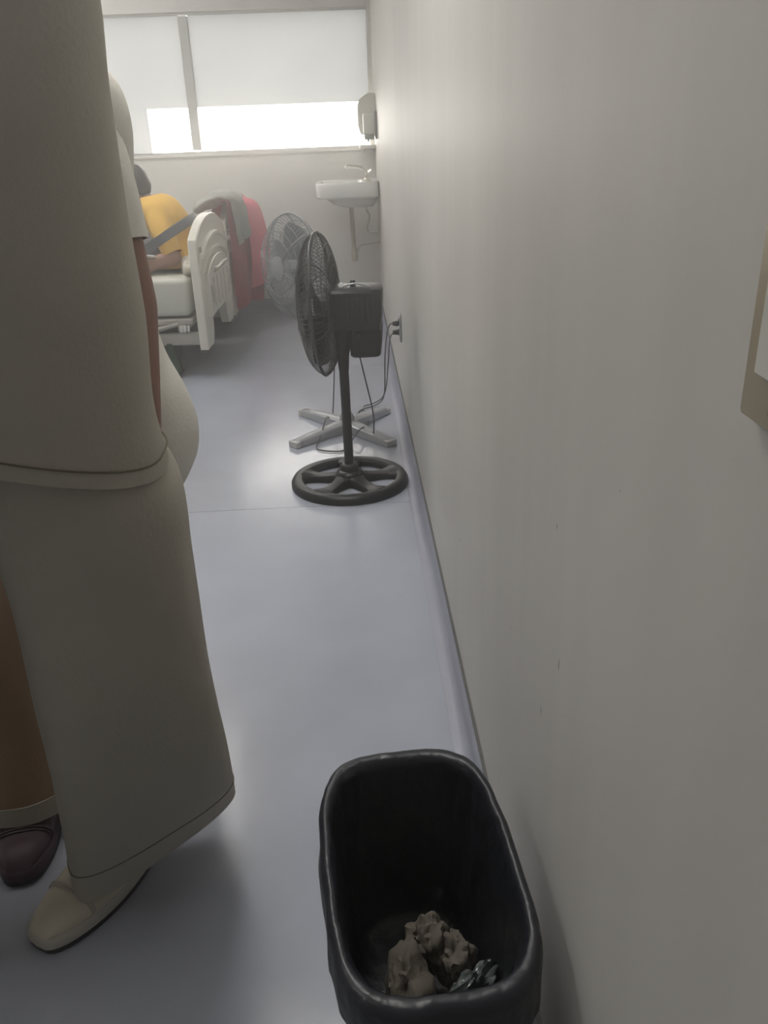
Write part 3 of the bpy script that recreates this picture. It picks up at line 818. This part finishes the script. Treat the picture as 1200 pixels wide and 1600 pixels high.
# tunic
m = MB()
ks = smooth_interp([(.898, -.525, 1.075, .258, .150), (.945, -.528, 1.075, .253, .147), (1.02, -.530, 1.075, .264, .140), (1.15, -.53, 1.072, .262, .138), (1.28, -.53, 1.07, .262, .134), (1.42, -.53, 1.07, .258, .115), (1.47, -.53, 1.065, .165, .090), (1.505, -.53, 1.06, .075, .068)], 6)
rr = []
for z, cx, cy, rx, ry in ks:
    ring = superellipse(cx, cy, z, rx, ry, 64, 2.6, 0, dz=(lambda X, Y: -.30*X*max(0, (1.0-z)/.10)) if z < 1.0 else None)
    for v in ring:
        a = math.atan2(v.y-cy, v.x-cx); k = 1+.012*math.sin(5*a+9*z)*max(.2, (1.4-z))+.02*nz((math.cos(a)*1.4, math.sin(a)*1.4, z*1.6), 1.4, 3)
        v.x = cx+(v.x-cx)*k; v.y = cy+(v.y-cy)*k
    rr.append(ring)
m.rings(rr, cap=False); solid(m, .004)
tu = m.build('tunic', 'cream_cloth', p1, angle=80)
m = MB(); m.tube([p+Vector((0, 0, .022)) for p in rr[0]], .0013, 5, closed=True); m.build('hem_stitch', 'cream_seam', tu)
for sx, el, wr in ((1, Vector((-.360, 1.145, 1.085)), Vector((-.462, 1.232, .935))), (-1, Vector((-.762, 1.15, 1.085)), Vector((-.595, 1.232, .935)))):
    sh = Vector((-.53+.188*sx, 1.08, 1.42))
    m = MB(); m.tube(spline([sh, (sh+el)/2+Vector((.004*sx, .01, 0)), el, (el+wr)/2, wr], 6), [.072-.032*i/24 for i in range(25)], 20, cap=False); solid(m, .003); m.build('sleeve', 'cream_cloth', tu)
shoe(p1, (-.432, 1.228, 0), (-.580, .992, 0), 'shoe_cream', 'shoe_sole', 'shoe_tread', .055, .095)
shoe(p1, (-.795, 1.10, 0), (-.87, .84, 0), 'shoe_cream', 'shoe_sole', 'shoe_tread', .055, .095)

# --- second person standing close behind
p2 = thing('person', 'standing person in a white short-sleeved top, tan trousers and maroon shoes', 'person', (0, 0, 0))
m = MB()
P, M = head(m, (-.535, 1.50, 1.545), (-.2, -1, -.05))
m.capsule((-.535, 1.53, 1.36), .050, (-.535, 1.515, 1.48), .047)
m.capsule((-.64, 1.53, 1.32), .055, (-.44, 1.53, 1.32), .055); m.ellipsoid((-.535, 1.53, 1.18), (.145, .085, .20)); m.ellipsoid((-.535, 1.53, .98), (.135, .09, .16)); m.ellipsoid((-.535, 1.53, .84), (.16, .10, .12))
m.capsule((-.64, 1.50, .82), .078, (-.70, 1.36, .47), .054); m.capsule((-.70, 1.36, .47), .050, (-.70, 1.36, .10), .037); m.capsule((-.70, 1.35, .085), .034, (-.675, 1.26, .05), .030)
m.capsule((-.46, 1.53, .82), .078, (-.48, 1.52, .47), .054); m.capsule((-.48, 1.52, .47), .050, (-.48, 1.56, .10), .037); m.capsule((-.48, 1.55, .085), .034, (-.49, 1.46, .05), .030)
m.capsule((-.42, 1.51, 1.30), .046, (-.375, 1.455, .975), .040); m.capsule((-.375, 1.455, .975), .040, (-.372, 1.40, .775), .027)
hand(m, (-.372, 1.40, .775), (-.28, -.05, -.26), (-1, .1, .2), 1, .3, .95)
m.capsule((-.70, 1.52, 1.30), .046, (-.745, 1.53, 1.01), .038); m.capsule((-.745, 1.53, 1.01), .037, (-.76, 1.47, .78), .026)
hand(m, (-.76, 1.47, .78), (0, -.1, -.3), (1, .1, .1), -1, .3, .95)
remeshed(m, 'body', 'skin_brown', p2, .006)
face_parts(P, M, p2, 1.0, None)
m = MB()
leg_tube(m, [(.86, -.60, 1.50, .105, .115, 0, 0, 0), (.70, -.665, 1.44, .125, .12, 0, 0, 0), (.47, -.70, 1.345, .115, .11, 0, 0, 0), (.28, -.70, 1.33, .118, .11, 0, 0, 0), (.075, -.70, 1.325, .122, .115, 0, 0, .03)], 40, 2.3, .012)
leg_tube(m, [(.86, -.50, 1.53, .105, .115, 0, 0, 0), (.70, -.47, 1.53, .108, .115, 0, 0, 0), (.47, -.485, 1.53, .095, .105, 0, 0, 0), (.28, -.485, 1.54, .095, .10, 0, 0, 0), (.05, -.485, 1.545, .098, .10, 0, 0, 0)], 40, 2.3, .012)
solid(m, .004); tr2 = m.build('trousers', 'tan_cloth', p2, angle=80)
m = MB(); leg_tube(m, [(.112, -.70, 1.3255, .1245, .1175, 0, 0, .03), (.09, -.70, 1.325, .1250, .1180, 0, 0, .03), (.072, -.70, 1.3245, .1255, .1185, 0, 0, .03)], 40, 2.3, .012); solid(m, .003); m.build('hem_cuff', 'cream_cloth', tr2, angle=80)
m = MB()
ks = smooth_interp([(.600, -.545, 1.55, .185, .155), (.66, -.54, 1.55, .214, .170), (.72, -.54, 1.55, .224, .172), (.79, -.54, 1.545, .212, .160), (.88, -.54, 1.54, .180, .145), (1.0, -.537, 1.535, .165, .125), (1.15, -.537, 1.53, .172, .122), (1.26, -.537, 1.53, .185, .112), (1.33, -.537, 1.53, .165, .09), (1.375, -.537, 1.53, .10, .075), (1.39, -.537, 1.525, .07, .065)], 6)
rr = []
for z, cx, cy, rx, ry in ks:
    ring = superellipse(cx, cy, z, rx, ry, 56, 2.3)
    for v in ring:
        a = math.atan2(v.y-cy, v.x-cx); k = 1+.02*nz((math.cos(a)*1.4, math.sin(a)*1.4, z*1.6), 1.6, 9); v.x = cx+(v.x-cx)*k; v.y = cy+(v.y-cy)*k
    rr.append(ring)
m.rings(rr, cap=False); solid(m, .004); tu2 = m.build('top', 'white_cloth', p2, angle=80)
for pts in ([(-.452, 1.515, 1.325), (-.414, 1.485, 1.20), (-.392, 1.465, 1.075)], [(-.69, 1.525, 1.32), (-.735, 1.53, 1.20), (-.742, 1.53, 1.09)]):
    m = MB(); m.tube(spline(pts, 6), [.064-.008*i/12 for i in range(13)], 20, cap=False); solid(m, .003); m.build('sleeve', 'white_cloth', tu2)
shoe(p2, (-.705, 1.395, 0), (-.655, 1.128, 0), 'shoe_maroon', 'shoe_maroon', 'shoe_tread', .052, .10)
shoe(p2, (-.48, 1.60, 0), (-.50, 1.345, 0), 'shoe_maroon', 'shoe_maroon', 'shoe_tread', .048, .10)

# --- person in yellow sitting on the first bed
p3 = thing('person', 'person in a yellow shirt sitting hunched on the hospital bed', 'person', (0, 0, 0))
m = MB()
P, M = head(m, (-1.235, 5.16, 1.01), (-1, -.25, -.45), .92)
m.capsule((-1.10, 5.16, .88), .05, (-1.19, 5.16, .955), .046)
m.capsule((-1.09, 5.05, .86), .05, (-1.09, 5.27, .86), .05); m.ellipsoid((-1.06, 5.16, .80), (.10, .15, .13)); m.ellipsoid((-1.03, 5.16, .68), (.10, .14, .13)); m.ellipsoid((-1.02, 5.16, .63), (.12, .16, .085))
for k in (-1, 1):
    y = 5.16+k*.10
    m.capsule((-1.06, y, .635), .075, (-1.45, y+.04*k, .70), .052); m.capsule((-1.45, y+.04*k, .70), .05, (-1.80, y+.03*k, .605), .036); m.capsule((-1.81, y+.03*k, .61), .034, (-1.84, y+.03*k, .70), .028)
m.capsule((-1.085, 5.0, .85), .044, (-1.005, 4.93, .645), .044); m.capsule((-1.005, 4.93, .645), .046, (-1.19, 4.90, .600), .032)
hand(m, (-1.19, 4.90, .595), (-1, -.05, .05), (0, .2, 1), -1, .5, .95)
m.capsule((-1.10, 5.32, .85), .044, (-1.10, 5.40, .66), .036); m.capsule((-1.10, 5.40, .66), .036, (-1.30, 5.30, .64), .026)
hand(m, (-1.30, 5.30, .64), (-1, -.2, 0), (0, -.5, .8), 1, .5, .95)
remeshed(m, 'body', 'skin_tan', p3, .006)
face_parts(P, M, p3, .92, None, bun=False)
m = MB()
ks = smooth_interp([(.575, -1.025, 5.16, .135, .185), (.62, -1.025, 5.16, .132, .18), (.70, -1.03, 5.16, .122, .175), (.78, -1.045, 5.16, .125, .178), (.86, -1.075, 5.16, .122, .182), (.92, -1.10, 5.16, .105, .155), (.955, -1.125, 5.16, .075, .10), (.965, -1.14, 5.16, .055, .065)], 5)
rr = [superellipse(cx, cy, z, rx, ry, 48, 2.3, 0, dz=lambda X, Y: .15*X*max(0, z-.75)/.2) for z, cx, cy, rx, ry in ks]
for ring in rr:
    for v in ring: v.x += .012*nz(v, 7, 2); v.y += .012*nz(v, 7, 4)
m.rings(rr, cap=False); solid(m, .004); sh3 = m.build('shirt', 'shirt_yellow', p3, angle=80)
for pts in ([(-1.085, 5.04, .87), (-1.05, 4.965, .77), (-1.008, 4.935, .665)], [(-1.10, 5.28, .87), (-1.10, 5.36, .77), (-1.10, 5.395, .69)]):
    m = MB(); m.tube(spline(pts, 6), [.072-.016*i/12 for i in range(13)], 18, cap=False); solid(m, .003); m.build('sleeve', 'shirt_yellow', sh3)
m = MB()
for k in (-1, 1):
    y = 5.16+k*.10
    m.tube(spline([(-1.02, y, .645), (-1.25, y+.02*k, .675), (-1.45, y+.04*k, .70), (-1.62, y+.035*k, .655), (-1.78, y+.03*k, .61)], 5), [.092-.034*i/20 for i in range(21)], 20)
m.build('trousers', 'strap_grey', p3)
# strap slung round the back
m = MB(); rr2 = []
for i in range(49):
    a = 2*math.pi*i/48
    c_, s_ = math.cos(a), math.sin(a)
    p = Vector((-1.045+.150*c_, 5.13+.285*s_, .752+.088*c_))
    nrm = Vector((c_, s_*.55, 0)).normalized(); hh = Vector((-.012, 0, .022))
    rr2.append([p-nrm*.004-hh, p+nrm*.004-hh, p+nrm*.004+hh, p-nrm*.004+hh])
m.rings(rr2, cap=False); m.build('strap', 'strap_grey', p3)
for nm, lb, c, r in (('sheet_of_paper', 'small white folded paper in front of the person in yellow', (-1.165, 4.90, .655), None),):
    m = MB(); m.box((-.07, -.05, 0), (.07, .05, .006), .001, M=Matrix.Translation(c) @ Matrix.Rotation(.12, 4, 'Y') @ Matrix.Rotation(-.35, 4, 'X')); tag(m.build(nm, 'paper_white'), lb, 'paper')
m = MB(); m.ellipsoid((-.925, 5.02, .585), (.05, .20, .075), None, 4)
for v in m.bm.verts: v.co += Vector((.02*nz(v.co, 15, 1), .02*nz(v.co, 12, 2), .035*nz(v.co, 16, 3)))
tag(m.build('bedsheet', 'sheet_cream', None, angle=80), 'crumpled cream sheet between the person in yellow and the footboard', 'sheet')

# ------------------------------------------------------------------ waste bin
BA = math.radians(5.0)
bn = thing('waste_bin', 'black plastic waste bin with a bin liner, against the right wall', 'bin', (.0485, .765, 0), BA)
def br(z, k, n=64, e=3.6, L=.198, W_=.119): return superellipse(0, 0, z, W_*k, L*k, n, e)
m = MB()
m.rings([br(.002, .70), br(.0, .73), br(.01, .75), br(.20, .86), br(.362, .930), br(.362, 1.0), br(.370, 1.01), br(.390, 1.01), br(.399, .99), br(.400, .93), br(.394, .905), br(.36, .89), br(.20, .81), br(.012, .70)])
m.build('body', 'bin_plastic', bn, angle=35)
# liner: hangs inside, folded over the rim
def liner():
    m = MB(); rr = []
    keys = [(.343, 1.04, .005), (.37, 1.04, .005), (.396, 1.03, .003), (.4055, .99, .0015), (.4055, .93, .002), (.396, .895, .003), (.375, .88, .006), (.33, .86, .012), (.26, .83, .014), (.17, .78, .010), (.135, .68, .006), (.130, .35, .006), (.130, .05, 0)]
    ks = smooth_interp(keys, 4)
    for i, (z, k, amp) in enumerate(ks):
        ring = br(z, k, 120)
        for j, v in enumerate(ring):
            a = math.atan2(v.y, v.x)
            d = amp*(nz((math.cos(a)*5, math.sin(a)*5, z*6), 1.0, 3)+.6*nz((math.cos(a)*14, math.sin(a)*14, z*9), 1, 5))
            if z < .40 and k < .95: d = -abs(d)
            r = math.hypot(v.x, v.y); v.x *= 1+d/r; v.y *= 1+d/r
            if i < 6: v.z += .012*nz((math.cos(a)*3, math.sin(a)*3, 0), 1.3, 8)*(1 if i < 3 else .4)
        rr.append(ring)
    m.rings(rr, cap=False)
    m.bm.faces.new(m.bm.verts[-120:] if False else [m.bm.verts[i] for i in range(len(m.bm.verts)-120, len(m.bm.verts))]) if m.bm.verts.ensure_lookup_table() is None else None
    return m.build('liner', 'bag_plastic', bn, angle=50)
liner()
def crumple(name, label, cat, material, c, r, seed, amp=.35, group=None, rot=None):
    m = MB(); s = bmesh.ops.create_icosphere(m.bm, subdivisions=4, radius=1)
    for v in s['verts']:
        p = v.co.copy()
        k = 1+amp*nz(p, 1.6, seed)-amp*.8*abs(nz(p, 3.1, seed+1))+amp*.3*nz(p, 6, seed+2)
        q = Vector((p.x*r[0], p.y*r[1], p.z*r[2]))*k
        if rot: q = rot @ q
        v.co = q+Vector(c)
    return tag(m.build(name, material, None, angle=50), label, cat, group)
crumple('crumpled_tissue', 'brownish crumpled paper lying lengthwise in the waste bin', 'paper', 'tissue_paper', (.030, .740, .205), (.032, .058, .045), 1, .3)
crumple('crumpled_tissue', 'pale crumpled tissue deepest in the waste bin', 'paper', 'tissue_paper', (.058, .795, .215), (.030, .035, .042), 4, .4)
crumple('crumpled_tissue', 'small round crumpled tissue beside the clear wrapper in the bin', 'paper', 'tissue_paper', (.092, .775, .205), (.028, .032, .038), 7, .4)
crumple('plastic_wrapper', 'shiny clear plastic wrapper in the waste bin', 'wrapper', 'clear_wrap', (.108, .715, .205), (.022, .055, .040), 9, .5, None, Matrix.Rotation(-.7, 3, 'Z'))

# ------------------------------------------------------------------ scattering air added to imitate veiling lens glare
if GLARE_HAZE > 0:
    m = MB(); m.box((XL+.01, YB+.01, .12), (XR-.05, YF-.06, ZC-.01))
    mm = bpy.data.materials.new('haze'); mm.use_nodes = True
    N = mm.node_tree.nodes; N.remove(N['Principled BSDF'])
    vs = N.new('ShaderNodeVolumeScatter'); vs.inputs['Density'].default_value = GLARE_HAZE; vs.inputs['Anisotropy'].default_value = .7
    vs.inputs['Color'].default_value = (1, .99, .97, 1)
    mm.cycles.homogeneous_volume = True
    mm.node_tree.links.new(vs.outputs[0], N['Material Output'].inputs['Volume'])
    MATS['haze'] = mm
    hz = m.build('haze', 'haze', None, smooth=False)
    tag(hz, 'thin bright haze filling the air of the room', 'haze', kind='stuff')
